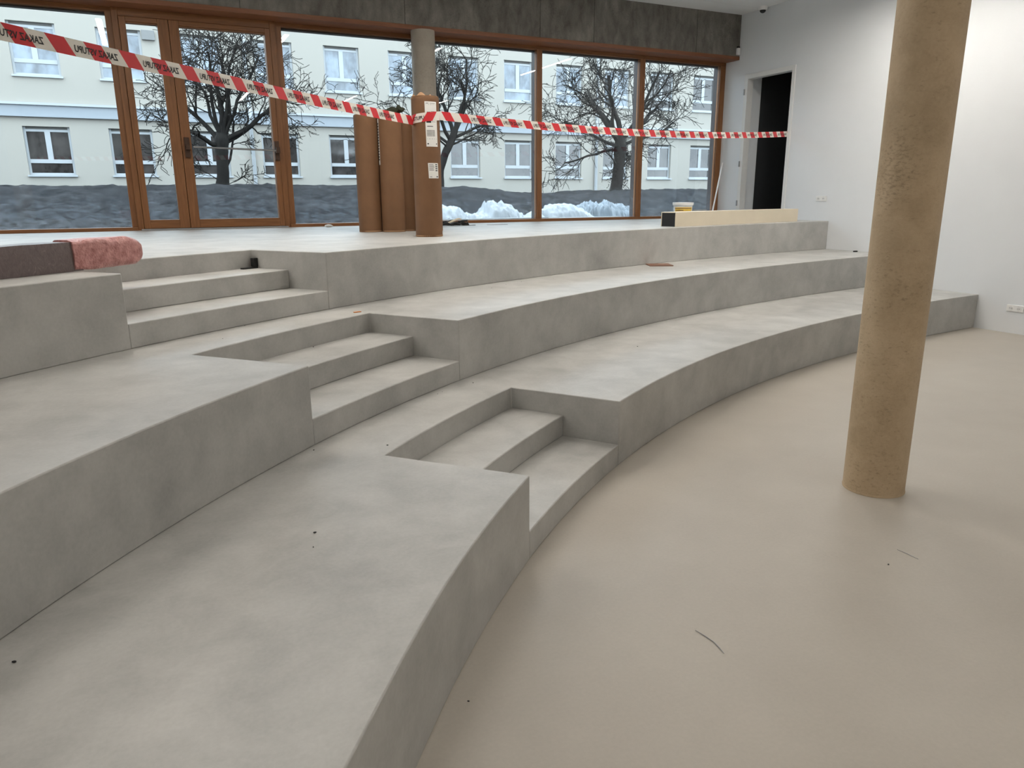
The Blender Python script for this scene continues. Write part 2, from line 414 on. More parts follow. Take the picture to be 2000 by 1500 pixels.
l2 = leaf(.523, 1.797, .645, 1.728)
bar = D('push_bar', [], 'steel', l2, 0)
bm = bmesh.new(); tube(bm, [(.66 - .85, 11.24 - YG, 2.445 - 1.35), (1.78 - .85, 11.24 - YG, 2.418 - 1.35)], 0.013, 12)
bm.to_mesh(bar.data); bm.free()
for hx, hz in ((.585, 2.44), (1.762, 2.42)):
    D('bar_bracket', [(hx - .032, hx + .032, 11.29, 11.33, hz - .13, hz + .13), (hx - .022, hx + .03, 11.22, 11.29, hz - .035, hz + .045)], 'bronze', l2)

# ------------------------------------------------------------------ doorway in the right wall, with the dark room behind it
d2 = empty('door_2', (WX, 10.265, 1.35)); tag(d2, 'open doorway with a white steel frame in the side wall', 'door', kind='structure')
def E2(n, l, mat, bevel=.003, parent=d2): return boxes(n, [(a - WX, b - WX, c - 10.265, d - 10.265, e - 1.35, f - 1.35) for a, b, c, d, e, f in l], mat, parent, bevel)
E2('frame_jamb', [(WX - .016, WX + .12, DY1 - .055, DY1 + .025, 1.35, DZ + .03)], 'steelwhite')
E2('frame_jamb', [(WX - .016, WX + .12, DY0 - .025, DY0 + .045, 1.35, DZ + .03)], 'steelwhite')
E2('frame_head', [(WX - .016, WX + .12, DY0 + .045, DY1 - .055, DZ - .05, DZ + .03)], 'steelwhite')
for hz in (3.56, 2.32, 1.62):
    E2('hinge', [(WX - .034, WX - .016, DY1 + .0, DY1 + .022, hz - .05, hz + .05)], 'steel')
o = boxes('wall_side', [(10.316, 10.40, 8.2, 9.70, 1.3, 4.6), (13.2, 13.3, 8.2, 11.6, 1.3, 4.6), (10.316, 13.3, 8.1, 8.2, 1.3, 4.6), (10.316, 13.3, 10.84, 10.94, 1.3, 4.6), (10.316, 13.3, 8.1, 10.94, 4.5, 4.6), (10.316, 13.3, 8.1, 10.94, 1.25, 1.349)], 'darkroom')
tag(o, 'walls of the unlit room behind the doorway, its darkness put into their colour', 'wall', kind='structure')
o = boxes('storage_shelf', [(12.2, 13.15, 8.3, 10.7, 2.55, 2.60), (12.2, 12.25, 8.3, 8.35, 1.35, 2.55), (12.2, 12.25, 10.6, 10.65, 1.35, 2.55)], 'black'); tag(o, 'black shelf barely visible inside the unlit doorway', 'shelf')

# ------------------------------------------------------------------ linear ceiling lights (above the frame, mirrored in the glass)
def lamp(x, y, ln, glow, label):
    r = empty('ceiling_light', (x, y, 4.705)); tag(r, label, 'light', 'linear lights under the ceiling')
    h = ln / 2
    boxes('housing', [(-.056, .056, -h, h, -.02, 0), (-.056, -.047, -h, h, -.05, -.02), (.047, .056, -h, h, -.05, -.02), (-.047, .047, -h, -h + .01, -.05, -.02), (-.047, .047, h - .01, h, -.05, -.02)], 'white', r)
    boxes('diffuser', [(-.046, .046, -h + .011, h - .011, -.042, -.021)], glow, r)
    for e in (-1, 1):
        bm = bmesh.new(); tube(bm, [(0, e * h * .7, 0), (0, e * h * .7, CEIL - 4.705)], .003, 6); link('suspension_rod', bm, 'steel', r)
for x, where in ((-6.8, 'far left of the view'), (-3.6, 'left of the view'), (-.37, 'mirrored in the leftmost glazing bay'), (2.66, 'mirrored just right of the timber door'), (5.66, 'mirrored right beside the grey column'), (8.66, 'mirrored across the mullion left of the largest tree')):
    lamp(x, 6.75, 2.5, 'lamp_front', 'bright linear ceiling light above the tiers, ' + where)
for x, where in ((-6.8, 'far left of the view'), (-3.6, 'left of the view'), (-.37, 'mirrored over the door post'), (2.94, 'mirrored in the timber door, in front of the tree'), (5.9, 'mirrored left of the cardboard rolls'), (8.75, 'mirrored right of the tied cardboard roll')):
    lamp(x, -1.0, 2.6, 'lamp_rear', 'linear ceiling light behind the viewer, ' + where)

# ------------------------------------------------------------------ cardboard rolls
def roll(x, y, r, h, label, seed, crumple=False, stickers=()):
    root = empty('cardboard_roll', (x, y, 1.35)); tag(root, label, 'roll', 'tall cardboard rolls standing by the windows')
    rg = random.Random(seed); n = 48
    bm = bmesh.new(); rings = []
    for z in (0, .004, .05, h * .25, h * .5, h * .75, h - .05, h - .005, h):
        ring = []
        for i in range(n):
            a = 2 * math.pi * i / n
            rr = r * (1 + .012 * math.sin(2 * a + seed) + .006 * noise.noise(Vector((math.cos(a) * 2, math.sin(a) * 2, z * 2 + seed))))
            if z in (0, h): rr *= .985
            ring.append(bm.verts.new((rr * math.cos(a), rr * math.sin(a), z + (.018 * noise.noise(Vector((math.cos(a) * 1.6, math.sin(a) * 1.6, seed))) if (crumple and z >= h - .006) else 0))))
        rings.append(ring)
    for a, b in zip(rings, rings[1:]):
        for i in range(n): bm.faces.new((a[i], a[(i + 1) % n], b[(i + 1) % n], b[i]))
    bm.faces.new(rings[0][::-1])
    bm.faces.new(rings[-1])
    link('roll_body', bm, 'cardboard', root, smooth=50)
    bm = bmesh.new(); lathe(bm, [(r * .93, h - .004), (r * .95, h + .006), (r * .5, h + .012)], 32)
    link('end_cap', bm, 'cardboard_edge', root, smooth=50)
    bm = bmesh.new(); lathe(bm, [(r * 1.004, .003), (r * 1.012, .012), (r * 1.004, .02)], 40, cap=False)
    link('bottom_rim', bm, 'cardboard_edge', root, smooth=60)
    if crumple:
        bm = bmesh.new(); pr = []
        for i in range(15):
            a = math.radians(-30 + 130 * i / 14 + 180)
            pr.append((bm.verts.new((r * 1.01 * math.cos(a), r * 1.01 * math.sin(a), h - .02)), bm.verts.new((r * .8 * math.cos(a), r * .8 * math.sin(a), h + .02 + .02 * math.sin(i * .9)))))
        for a, b in zip(pr, pr[1:]): bm.faces.new((a[0], b[0], b[1], a[1]))
        link('torn_flap', bm, 'cardboard_edge', root, smooth=60)
    return root
def sticker(root, r, a0, a1, z0, z1, skew=0.0, rows=(), words=()):
    """paper label bent round the roll: angles (deg) a0..a1"""
    bm = bmesh.new(); n = 8; rr = r * 1.016; c = []
    for i in range(n + 1):
        a = math.radians(a0 + (a1 - a0) * i / n)
        c.append([bm.verts.new((rr * math.cos(a + math.radians(sk)), rr * math.sin(a + math.radians(sk)), z)) for z, sk in ((z0, skew), (z1, 0))])
    for p, q in zip(c, c[1:]): bm.faces.new((p[0], q[0], q[1], p[1]))
    st = link('label', bm, 'paper', root, smooth=60); st['label'] = 'white printed paper label'
    bm = bmesh.new(); rr = r * 1.0185
    def P(u, v):
        a = math.radians(a0 + (a1 - a0) * u + skew * (1 - v)); return bm.verts.new((rr * math.cos(a), rr * math.sin(a), z0 + (z1 - z0) * v))
    for u0, u1, v0, v1 in rows:
        k = 4
        vs_ = [(P(u0 + (u1 - u0) * i / k, v0), P(u0 + (u1 - u0) * i / k, v1)) for i in range(k + 1)]
        for p, q in zip(vs_, vs_[1:]): bm.faces.new((p[0], q[0], q[1], p[1]))
    for s, u, v, hgt in words:
        tv, tf = text_mesh(s, hgt)
        vm = [P(u + (t.x / r) / abs(math.radians(a1 - a0)), v + t.y / (z1 - z0)) for t in tv]
        for f in tf:
            try: bm.faces.new([vm[i] for i in f])
            except ValueError: pass
    tag(link('print', bm, 'ink', st), kind='stuff')

FR = .147
roll(2.497, 9.20, .143, 1.375, 'leftmost of the tall cardboard rolls by the windows', 1)
r2 = roll(2.755, 9.065, .142, 1.365, 'second cardboard roll from the left, under the dark green cloth', 2)
roll(2.985, 9.245, .140, 1.36, 'shaded cardboard roll standing back in the middle of the group', 3)
roll(3.235, 9.02, .142, 1.35, 'cardboard roll mostly hidden behind the foremost labelled roll', 4)
fr = roll(2.752, 7.755, FR, 1.43, 'foremost cardboard roll with white labels and tape tied around it', 5, crumple=True)
rg = random.Random(3)
rows = [(.08, .30, .955, .965), (.4, .85, .955, .962), (.08, .9, .93, .934), (.45, .9, .78, .786), (.45, .8, .755, .762), (.15, .55, .675, .69), (.08, .45, .53, .60), (.5, .9, .585, .59), (.5, .85, .55, .556), (.12, .6, .445, .46)]
rows += [(.08, .75, .36 - .018 * i, .368 - .018 * i) for i in range(8)] + [(.08, .9, .17, .175), (.08, .2, .05, .075), (.82, .92, .05, .075)]
DIR = math.degrees(math.atan2(-7.755, -2.752))     # towards the viewer
sticker(fr, FR, DIR - 2, DIR + 50, .93, 1.375, 2.5, rows, [('CE', .10, .72, .034)])
sticker(fr, FR, DIR + 4, DIR + 50, .61, .765, 2.0, [(.08, .5 + .04 * (i % 3), .88 - .09 * i, .91 - .09 * i) for i in range(5)] + [(.68, .9, .86 - .13 * i, .93 - .13 * i) for i in range(4)] + [(.1, .3, .08, .11), (.75, .92, .07, .14)])
sticker(r2, .142, DIR - 92, DIR - 62, .80, 1.33, 0, [(.2, .9, .1 + .06 * i, .13 + .06 * i) for i in range(14)])

# dark cloth on top of the rolls
bm = bmesh.new(); bmesh.ops.create_icosphere(bm, subdivisions=4, radius=1)
for v in bm.verts:
    n_ = noise.noise(v.co * 2.2) * .25 + noise.noise(v.co * 5) * .09
    q = v.co * (1 + n_); v.co = Vector((q.x * .125, q.y * .10, max(q.z, -.45) * .062 + (.035 if q.x > .45 else 0)))
o = link('crumpled_cloth', bm, 'olive', smooth=60, loc=(2.82, 9.10, 1.35 + 1.365 + .045)); o.rotation_euler[2] = -.45
tag(o, 'dark olive green cloth crumpled on top of a cardboard roll', 'cloth')

# ------------------------------------------------------------------ barrier tape
TW = .088; PER = .235; RED = .1175; SL = .062
tp = empty('barrier_tape', (2.752, 7.755, 2.58)); tag(tp, 'red and white barrier tape lettered ZAKAZ VSTUPU, strung across the windows', 'barrier tape')
OFF = Vector((2.752, 7.755, 2.58))
def tape_run(A, B, sag, s_first, mirrored=True, twist=0.0):
    """A (left) to B (right); s_first = distance from A of a lettered red stripe's upper left corner"""
    A = Vector(A); B = Vector(B); L = (B - A).length
    def pt(s, w):       # w 0..1 from bottom to top
        t = s / L; p = A.lerp(B, t); p.z -= 4 * sag * t * (1 - t)
        tw = twist * math.sin(math.pi * t * 3)
        nrm = Vector(((B - A).y, -(B - A).x, 0)).normalized()
        return p + Vector((0, 0, (w - .5) * TW * math.cos(tw))) + nrm * ((w - .5) * TW * math.sin(tw)) - OFF
    bm = bmesh.new(); NW = 3
    cuts = []; s = s_first - math.ceil((s_first + 2 * PER) / PER) * PER; red = True
    while s < L + PER:
        cuts.append((s, s + RED, 1)); cuts.append((s + RED, s + PER, 0)); s += PER
    for a, b, mi in cuts:
        nseg = 3
        for i in range(nseg):
            u0 = a + (b - a) * i / nseg; u1 = a + (b - a) * (i + 1) / nseg
            for j in range(NW):
                w0, w1 = j / NW, (j + 1) / NW
                q = [(u0 + SL * (1 - w0), w0), (u1 + SL * (1 - w0), w0), (u1 + SL * (1 - w1), w1), (u0 + SL * (1 - w1), w1)]
                q = [(min(max(x, 0), L), w) for x, w in q]
                if max(x for x, _ in q) - min(x for x, _ in q) < 1e-5: continue
                vs_ = []
                for x, w in q: vs_.append(bm.verts.new(pt(x, w)))
                try: bm.faces.new(vs_).material_index = mi
                except ValueError: pass
    bmesh.ops.remove_doubles(bm, verts=bm.verts[:], dist=1e-5)
    bmesh.ops.dissolve_degenerate(bm, dist=1e-6, edges=bm.edges[:])
    band = link('tape_band', bm, ['tape_white', 'tape_red'], tp)
    tv, tf = text_mesh('ZAKAZ VSTUPU', .050)
    wdt = max(v.x for v in tv); k = .285 / wdt
    nrm = Vector((-(B - A).y, (B - A).x, 0)).normalized()
    if nrm.dot(OFF - CAM) > 0: nrm = -nrm
    s = s_first - 2 * PER
    while s < L:
        x0 = s - .060
        if 0 < x0 and x0 + .285 < L:
            vm = []; bm = bmesh.new()
            for v in tv:
                x = v.x * k
                if mirrored: x = .285 - x
                vm.append(bm.verts.new(pt(x0 + x, .28 + v.y / TW) + nrm * .0015))
            for f in tf:
                try: bm.faces.new([vm[i] for i in f])
                except ValueError: pass
            link('lettering', bm, 'ink', band)
        s += 2 * PER
P0 = Vector((-.556, 4.705, 2.605)); PT = Vector((2.612, 7.745, 2.545))
d_ = (PT - P0).normalized(); ext = 2.05
PA = P0 - d_ * ext
tape_run(PA, PT, .02, ext)
TE = Vector((WX - .02, 9.735, 2.765))
tape_run((2.893, 7.70, 2.60), TE, .085, .02)
# turn round the front roll, readable side out
bm = bmesh.new(); rr = FR * 1.035; c0, c1 = DIR - 100, DIR + 100
def RP(a, w, r_=None): return Vector((2.752 + (r_ or rr) * math.cos(math.radians(a)), 7.755 + (r_ or rr) * math.sin(math.radians(a)), 2.572 + .03 * (a - DIR) / 100 + (w - .5) * TW)) - OFF
DEG = 360 / (2 * math.pi * rr)
a = DIR - 105 - PER * DEG
while a < c1:
    for i, mi in ((0, 1), (1, 0)):
        for j in range(4):
            u0 = a + (i * RED + RED * j / 4) * DEG; u1 = a + (i * RED + RED * (j + 1) / 4) * DEG
            for k in range(5):
                w0, w1 = k / 5, (k + 1) / 5
                q = [(u0 + w0 * SL * DEG, w0), (u1 + w0 * SL * DEG, w0), (u1 + w1 * SL * DEG, w1), (u0 + w1 * SL * DEG, w1)]
                q = [(min(max(x, c0), c1), w) for x, w in q]
                if max(x for x, _ in q) - min(x for x, _ in q) < .01: continue
                bm.faces.new([bm.verts.new(RP(x, w)) for x, w in q]).material_index = mi
    a += PER * DEG
bmesh.ops.dissolve_degenerate(bm, dist=1e-6, edges=bm.edges[:])
loop = link('tape_loop', bm, ['tape_white', 'tape_red'], tp, smooth=60)
tv, tf = text_mesh('STUPU', .050); bm = bmesh.new()
vm = [bm.verts.new(RP(DIR - 52 + v.x * .85 * DEG, .28 + v.y / TW, rr + .003)) for v in tv]
for f in tf:
    try: bm.faces.new([vm[i] for i in f])
    except ValueError: pass
link('lettering', bm, 'ink', loop)

# ------------------------------------------------------------------ wrapped package on the upper tier, left
u = Vector((.7178, .6962, 0))
pk = empty('wrapped_package', (-.763, 4.806, 1.35), math.atan2(u.y, u.x)); tag(pk, 'long flat package in clear wrap with a pink bubble wrap end, on the platform', 'package')
bm = bmesh.new(); nx = 40
def slab(bm, x0, x1, dep, h, nx, bulge, seed):
    rings = []
    for i in range(nx + 1):
        x = x0 + (x1 - x0) * i / nx; ring = []
        prof = [(0, 0), (0, .3), (0, .6), (0, .9), (.02, 1), (.3, 1), (.7, 1), (.98, 1), (1, .9), (1, .5), (1, .1), (.98, 0), (.5, 0)]
        for (a, b) in prof:
            y = a * dep; z = b * h
            q = Vector((x * 6, y * 6 + seed, z * 9))
            k = noise.noise(q) * bulge
            ring.append(bm.verts.new((x, y - (k if a < .1 else -k if a > .9 else 0), max(0.001, z + (k if b > .95 else 0)))))
        rings.append(ring)
    n = len(rings[0])
    for a, b in zip(rings, rings[1:]):
        for i in range(n): bm.faces.new((a[i], a[(i + 1) % n], b[(i + 1) % n], b[i]))
    bm.faces.new(rings[0]); bm.faces.new(rings[-1][::-1])
slab(bm, -1.6, .52, .15, .173, 50, .004, 3); link('wrapped_board', bm, 'wrap', pk, smooth=50)
bm = bmesh.new(); rings = []
for i in range(31):
    t = i / 30; x = .462 + .55 * t
    sc = 1 if t < .72 else max(.15, math.sqrt(max(0, 1 - ((t - .72) / .285) ** 2)))
    ring = []
    for j in range(28):
        a = 2 * math.pi * j / 28
        cy, cz = math.cos(a), math.sin(a)
        sy = math.copysign(abs(cy) ** .45, cy); sz = math.copysign(abs(cz) ** .45, cz)
        k = 1 + .11 * noise.noise(Vector((x * 9, sy * 3, sz * 3)))
        low = -.092 if t < .45 else -.092 + .03 * min(1, (t - .45) / .3)
        ring.append(bm.verts.new((x, .075 + .088 * sy * (.35 + .65 * sc) * k, max(.0 if t < .55 else .004, .092 + .094 * sz * (sc ** .8) * k))))
    rings.append(ring)
for a, b in zip(rings, rings[1:]):
    for j in range(28): bm.faces.new((a[j], a[(j + 1) % 28], b[(j + 1) % 28], b[j]))
bm.faces.new(rings[0]); bm.faces.new(rings[-1][::-1])
link('bubble_wrap_end', bm, 'pink', pk, smooth=60)['label'] = 'pink bubble wrap sleeve on the package end'

# ------------------------------------------------------------------ cream channel box on the platform edge
ax = Vector((9.42 - 6.49, 8.87 - 8.25, 0)); L = ax.length
cb = empty('cream_trunking', (6.49, 8.25, 1.35), math.atan2(ax.y, ax.x)); tag(cb, 'long cream metal trunking box with a black end, along the platform edge', 'trunking')
boxes('front_panel', [(0, L, 0, .012, 0, .196)], 'cream', cb, .002)
boxes('top_panel', [(0, L, .012, .26, .184, .196)], 'cream', cb, .002)
boxes('back_panel', [(0, L, .248, .26, 0, .184)], 'cream', cb, .002)
boxes('end_plate', [(.002, .012, .012, .248, 0, .184)], 'black', cb)['label'] = 'black end plate'

# ------------------------------------------------------------------ bucket and bits by the window corner
bk = empty('plastic_bucket', (7.70, 9.62, 1.35)); tag(bk, 'white plastic bucket with a yellow label behind the cream trunking', 'bucket')
bm = bmesh.new(); lathe(bm, [(.128, 0), (.130, .01), (.15, .27), (.15, .275)], 40); link('bucket_body', bm, 'white', bk, smooth=40)
bm = bmesh.new(); lathe(bm, [(.151, .262), (.163, .264), (.165, .30), (.158, .308), (.02, .308)], 40); link('lid', bm, 'white', bk, smooth=40)
bm = bmesh.new(); n = 24; c = []
for i in range(n + 1):
    a = math.radians(DIR - 75 + 125 * i / n + 0)
    c.append([bm.verts.new(((.1305 + .0741 * z) * math.cos(a), (.1305 + .0741 * z) * math.sin(a), z)) for z in (.06, .235)])
for p, q in zip(c, c[1:]): bm.faces.new((p[0], q[0], q[1], p[1]))
lb = link('label', bm, 'yellow', bk, smooth=60); lb['label'] = 'yellow printed label'
bm = bmesh.new()
for z0, z1, a0, a1 in ((.212, .222, 0, 118), (.18, .19, 10, 60), (.15, .16, 20, 110), (.12, .128, 15, 90), (.09, .098, 30, 112)):
    c = []
    for i in range(9):
        a = math.radians(DIR - 75 + a0 + (a1 - a0) * i / 8)
        c.append([bm.verts.new(((.132 + .0741 * z) * math.cos(a), (.132 + .0741 * z) * math.sin(a), z)) for z in (z0, z1)])
    for p, q in zip(c, c[1:]): bm.faces.new((p[0], q[0], q[1], p[1]))
tag(link('print', bm, 'tile', lb), kind='stuff')
of = empty('offcut_bracket', (8.66, 10.55, 1.35)); tag(of, 'small pale offcut bracket lying between bucket and leaning strip', 'offcut')
boxes('base_strip', [(-.22, .30, -.03, .03, 0, .17)], 'timber', of, .004)
boxes('upright', [(-.06, -.02, -.02, .02, .17, .28), (-.10, -.02, -.02, .02, .25, .28)], 'cardboard_edge', of, .003)
bm = bmesh.new(); a, b = Vector((9.46, 10.98, 1.35)), Vector((9.925, 11.29, 2.36)); dd = (b - a)
tube(bm, [Vector((0, 0, .008)), dd], .014, 4); o = link('leaning_strip', bm, 'white', loc=a); tag(o, 'thin white strip leaning in the corner beside the glazing', 'strip')

# ------------------------------------------------------------------ small things lying about
th = math.radians(16)
o = boxes('brown_tile', [(-.15, .15, -.14, .14, 0, .012)], 'tile', bevel=.002, loc=(5.83, 7.70, .90)); o.rotation_euler[2] = -.42; tag(o, 'thin brown tile lying on the middle seating tier', 'tile')
bm = bmesh.new(); bmesh.ops.create_icosphere(bm, subdivisions=3, radius=1)
for v in bm.verts:
    k = 1 + .3 * noise.noise(v.co * 2.5); v.co = Vector((v.co.x * .055 * k, v.co.y * .045 * k, max(-.018, v.co.z * .022 * k) + .018))
o = link('paper_wad', bm, 'paper', smooth=70, loc=(2.36, 11.0, 1.35)); tag(o, 'small white paper wad on the platform near the door', 'paper')
cl = empty('cable_tangle', (4.10, 10.45, 1.35)); tag(cl, 'tangled black cable with pale bits beside the cardboard rolls', 'cable')
bm = bmesh.new(); g = random.Random(4); pts = []
for i in range(70):
    a = i * .55; rr_ = .06 + .10 * g.random()
    pts.append((rr_ * 1.5 * math.cos(a) + g.uniform(-.03, .03), rr_ * math.sin(a), .012 + .07 * abs(math.sin(i * .37)) * g.random()))
tube(bm, pts, .009, 6); link('cable', bm, 'cable', cl, smooth=60)
bm = bmesh.new(); tube(bm, [(-.14, -.05, .03), (-.05, -.08, .07), (.06, -.04, .10), (.13, .02, .09)], [.012, .016, .016, .01], 6); link('pale_strip', bm, 'cream', cl, smooth=60)
bm = bmesh.new(); tube(bm, [(.10, -.10, .006), (.2, -.16, .006), (.30, -.12, .006)], .004, 5); link('loose_end', bm, 'cable', cl)
bm = bmesh.new(); tube(bm, [(0, 0, .003), (.09, -.05, .003), (.2, -.02, .004), (.32, -.06, .003)], .0035, 5); o = link('wire_piece', bm, 'grey', loc=(4.62, 10.4, 1.35)); tag(o, 'thin grey wire offcut on the platform right of the cable tangle', 'wire')
bm = bmesh.new(); tube(bm, [(0, .10, .003), (.008, .05, .003), (.012, 0, .003), (.006, -.04, .003), (-.004, -.078, .003)], [.0012, .0019, .0019, .0019, .0012], 6)
o = link('wire_piece', bm, 'grey', loc=(1.868, 2.012, 0)); tag(o, 'dark curved wire piece on the floor, nearest to the viewer', 'wire')
bm = bmesh.new(); tube(bm, [(0, .058, .002), (.002, .01, .003), (.002, -.058, .002)], [.001, .0017, .001], 6)
o = link('wire_piece', bm, 'grey', loc=(3.265, 2.166, 0)); tag(o, 'short straight wire piece on the floor in front of the tan column', 'wire')
bs = empty('black_scrap', (.755, 6.555, 1.20)); tag(bs, 'small black plastic scrap in the corner of the top stair flight', 'scrap')
bs.rotation_euler[2] = .65
boxes('flat_piece', [(-.16, .0, -.05, -.01, 0, .012)], 'black', bs, .003)
boxes('upright_piece', [(-.045, .0, -.055, -.01, .012, .085)], 'black', bs, .006)
o = boxes('orange_scrap', [(-.03, .03, -.012, .012, 0, .006)], 'orange', loc=(1.385, 5.636, .90), bevel=.002); o.rotation_euler[2] = .3; tag(o, 'tiny orange scrap on the middle tier beside the stairs', 'scrap')
o = boxes('black_scrap', [(-.03, .03, -.02, .02, 0, .02)], 'black', loc=(9.80, 8.02, .90), bevel=.005); tag(o, 'tiny black scrap on the middle tier against the white wall', 'scrap')
specks = [(.463, 2.81, .45, 1.5), (.432, 2.685, .45, .8), (-.505, 2.338, .45, 1.5), (.942, 5.163, .75, 1.3), (3.837, 5.335, .45, 1.3), (1.999, 4.791, .45, 1.2), (1.244, 4.404, .45, 1.2), (1.039, 3.727, .45, 1.2), (.66, 3.83, .45, 1.1), (3.435, 6.10, .45, .8), (5.391, 6.5, .90, .9), (.339, 4.943, .90, .8), (.524, 5.406, .90, .8), (-.021, 5.605, 1.05, .9), (.843, 2.125, 0, 1.0), (3.087, 2.138, 0, 1.2), (1.66, 4.62, .45, .7), (1.71, 4.66, .45, .6), (3.2, 6.75, .90, .8), (3.45, 6.9, .90, .8), (3.9, 7.02, .90, .7), (2.95, 6.55, .90, .8)]
bm = bmesh.new(); bmesh.ops.create_icosphere(bm, subdivisions=1, radius=1)
for v in bm.verts: v.co = Vector((v.co.x * .0075, v.co.y * .005, v.co.z * .0032 + .0028))
sp0 = None
for i, (x, y, z, s) in enumerate(specks):
    if sp0 is None: o = sp0 = link('debris_crumb', bm, 'black')
    else: o = sp0.copy(); COL.objects.link(o)
    o.location = (x, y, z); o.scale = (s * .7, s * .7, s * .7); o.rotation_euler[2] = i * 1.3
    where = {0: 'bare floor', .45: 'lowest seating tier', .75: 'stair step of the middle flight', .9: 'middle seating tier', 1.05: 'stair step of the top flight'}[z]
    tag(o, 'tiny dark debris crumb on the ' + where, 'debris', 'debris crumbs on the ' + where)

# ------------------------------------------------------------------ wall fittings
def socket(y, z, label, extra=False):
    r = empty('double_socket', (WX, y, z)); tag(r, label, 'socket')
    boxes('plate', [(-.012, 0, -.105, .105, -.042, .042)], 'white', r, .003)
    for s in (-1, 1):
        bm = bmesh.new(); lathe(bm, [(.030, 0), (.030, .004), (.024, .004)], 24)
        bmesh.ops.rotate(bm, verts=bm.verts[:], cent=(0, 0, 0), matrix=Matrix.Rotation(-math.pi / 2, 3, 'Y'))
        w = link('socket_well', bm, 'steelwhite', r, smooth=40, loc=(-.012, s * .051, 0))
        for h in (-1, 1):
            bm = bmesh.new(); lathe(bm, [(.006, 0), (.006, .002)], 10)
            bmesh.ops.rotate(bm, verts=bm.verts[:], cent=(0, 0, 0), matrix=Matrix.Rotation(-math.pi / 2, 3, 'Y'))
            link('pin_hole', bm, 'grey', w, loc=(-.0042, h * .0095, 0))
    return r
socket(8.90, 1.702, 'white double wall socket beside the doorway')
socket(5.62, .325, 'white double wall socket low on the wall, near the floor')
bx = boxes('junction_box', [(-.05, 0, -.05, .05, -.035, .035)], 'white', bevel=.006, loc=(WX, 5.42, .30)); tag(bx, 'small white box with a dark plug at the right picture edge', 'junction box')
c_ = boxes('plug', [(-.085, -.05, -.02, .03, -.04, -.005)], 'black', bx, .004)
dm = empty('security_camera', (9.84, 10.43, CEIL)); tag(dm, 'white dome security camera under the ceiling corner', 'camera')
bm = bmesh.new(); lathe(bm, [(.075, 0), (.075, -.035), (.066, -.055), (.045, -.058)], 32); link('housing', bm, 'white', dm, smooth=40)
bm = bmesh.new(); lathe(bm, [(.05, -.055), (.048, -.075), (.036, -.092), (.018, -.101), (.004, -.103)], 24); link('dome', bm, 'black', dm, smooth=60)
sn = empty('motion_sensor', (9.893, 11.05, 4.27)); tag(sn, 'small white motion sensor on the beam end by the wall', 'sensor')
boxes('sensor_body', [(-.032, .032, -.05, 0, -.065, .055)], 'white', sn, .01)
boxes('sensor_mount', [(-.02, .03, -.03, 0, .055, .085)], 'black', sn, .004)

# ------------------------------------------------------------------ outside: ground, bank, facade
o = boxes('ground', [(-40, 70, 12.9, 60, .55, .75)], 'soil'); tag(o, 'dark bare ground outside the windows', 'ground', kind='structure')
o = boxes('paving', [(-30, 50, 11.6, 12.9, .6, 1.30)], 'paving'); tag(o, 'pale paving strip just outside the glazing', 'paving', kind='structure')
bm = bmesh.new(); NX, NY = 420, 90
X0, X1, Y0, Y1 = -16.0, 44.0, 12.9, 23.0
def bank_z(x, y):
    top = 2.02 + .05 * noise.noise(Vector((x * .25, 0, 3)))
    top -= .26 * math.exp(-((x - 10.3) / 2.2) ** 2) + .12 * (1 / (1 + math.exp(-(x - 12.5) * 1.2)))
    t = min(1, max(0, (y - 13.2) / 4.4)); t = t * t * (3 - 2 * t)
    z = 1.02 + (top - 1.02) * t
    z += .06 * noise.noise(Vector((x * 1.6, y * 1.6, 0))) + .05 * noise.noise(Vector((x * 4.5, y * 4.5, 2))) + .035 * noise.noise(Vector((x * 11, y * 11, 5)))
    return z
g_ = [[bm.verts.new((X0 + (X1 - X0) * i / NX, Y0 + (Y1 - Y0) * j / NY, bank_z(X0 + (X1 - X0) * i / NX, Y0 + (Y1 - Y0) * j / NY))) for i in range(NX + 1)] for j in range(NY + 1)]
for j in range(NY):
    for i in range(NX): bm.faces.new((g_[j][i], g_[j][i + 1], g_[j + 1][i + 1], g_[j + 1][i]))
o = link('earth_bank', bm, 'soil', smooth=60); tag(o, 'dark grey earth bank between the windows and the yellow building', 'earth bank', kind='structure')

FY = 31.0
bd = empty('neighbouring_building', (11, FY, 0)); tag(bd, 'pale yellow two-row windowed building across the yard', 'building')
WN = 20; WXS = [1.70 - .02 + 2.602 * i - 11 for i in range(-5, 16)]; WW = 1.40
ROWS = [(2.53, 4.20), (5.78, 7.52)]
bl = []; xa, xb = -26.0, 38.0
for z0, z1 in ((0, ROWS[0][0]), (ROWS[0][1], ROWS[1][0]), (ROWS[1][1], 8.7)): bl.append((xa, xb, 0, .4, z0, z1))
for z0, z1 in ROWS:
    e = [xa] + [v for w in WXS for v in (w, w + WW)] + [xb]
    for i in range(0, len(e), 2): bl.append((e[i], e[i + 1], 0, .4, z0, z1))
boxes('facade_wall', bl, 'facade', bd)
boxes('cornice_band', [(xa, xb, -.10, 0, 4.56, 4.88)], 'facade_white', bd)
boxes('cornice_ledge', [(xa, xb, -.17, 0, 4.88, 4.96)], 'frame_white', bd)
boxes('cornice_ledge', [(xa, xb, -.13, 0, 4.50, 4.56)], 'facade_white', bd)
for px in (3.92, 19.45):
    bm = bmesh.new(); tube(bm, [(px - 11, -.10, 1.2), (px - 11, -.10, 4.45), (px - 11, -.22, 4.6), (px - 11, -.22, 4.95), (px - 11, -.10, 5.1), (px - 11, -.10, 8.6)], .075, 10); link('downpipe', bm, 'frame_white', bd, smooth=50)
for vx, vz in ((.72, 7.36), (4.20, 7.26)): boxes('air_vent', [(vx - .21 - 11, vx + .21 - 11, -.12, 0, vz - .15, vz + .17)], 'vent', bd, .01)
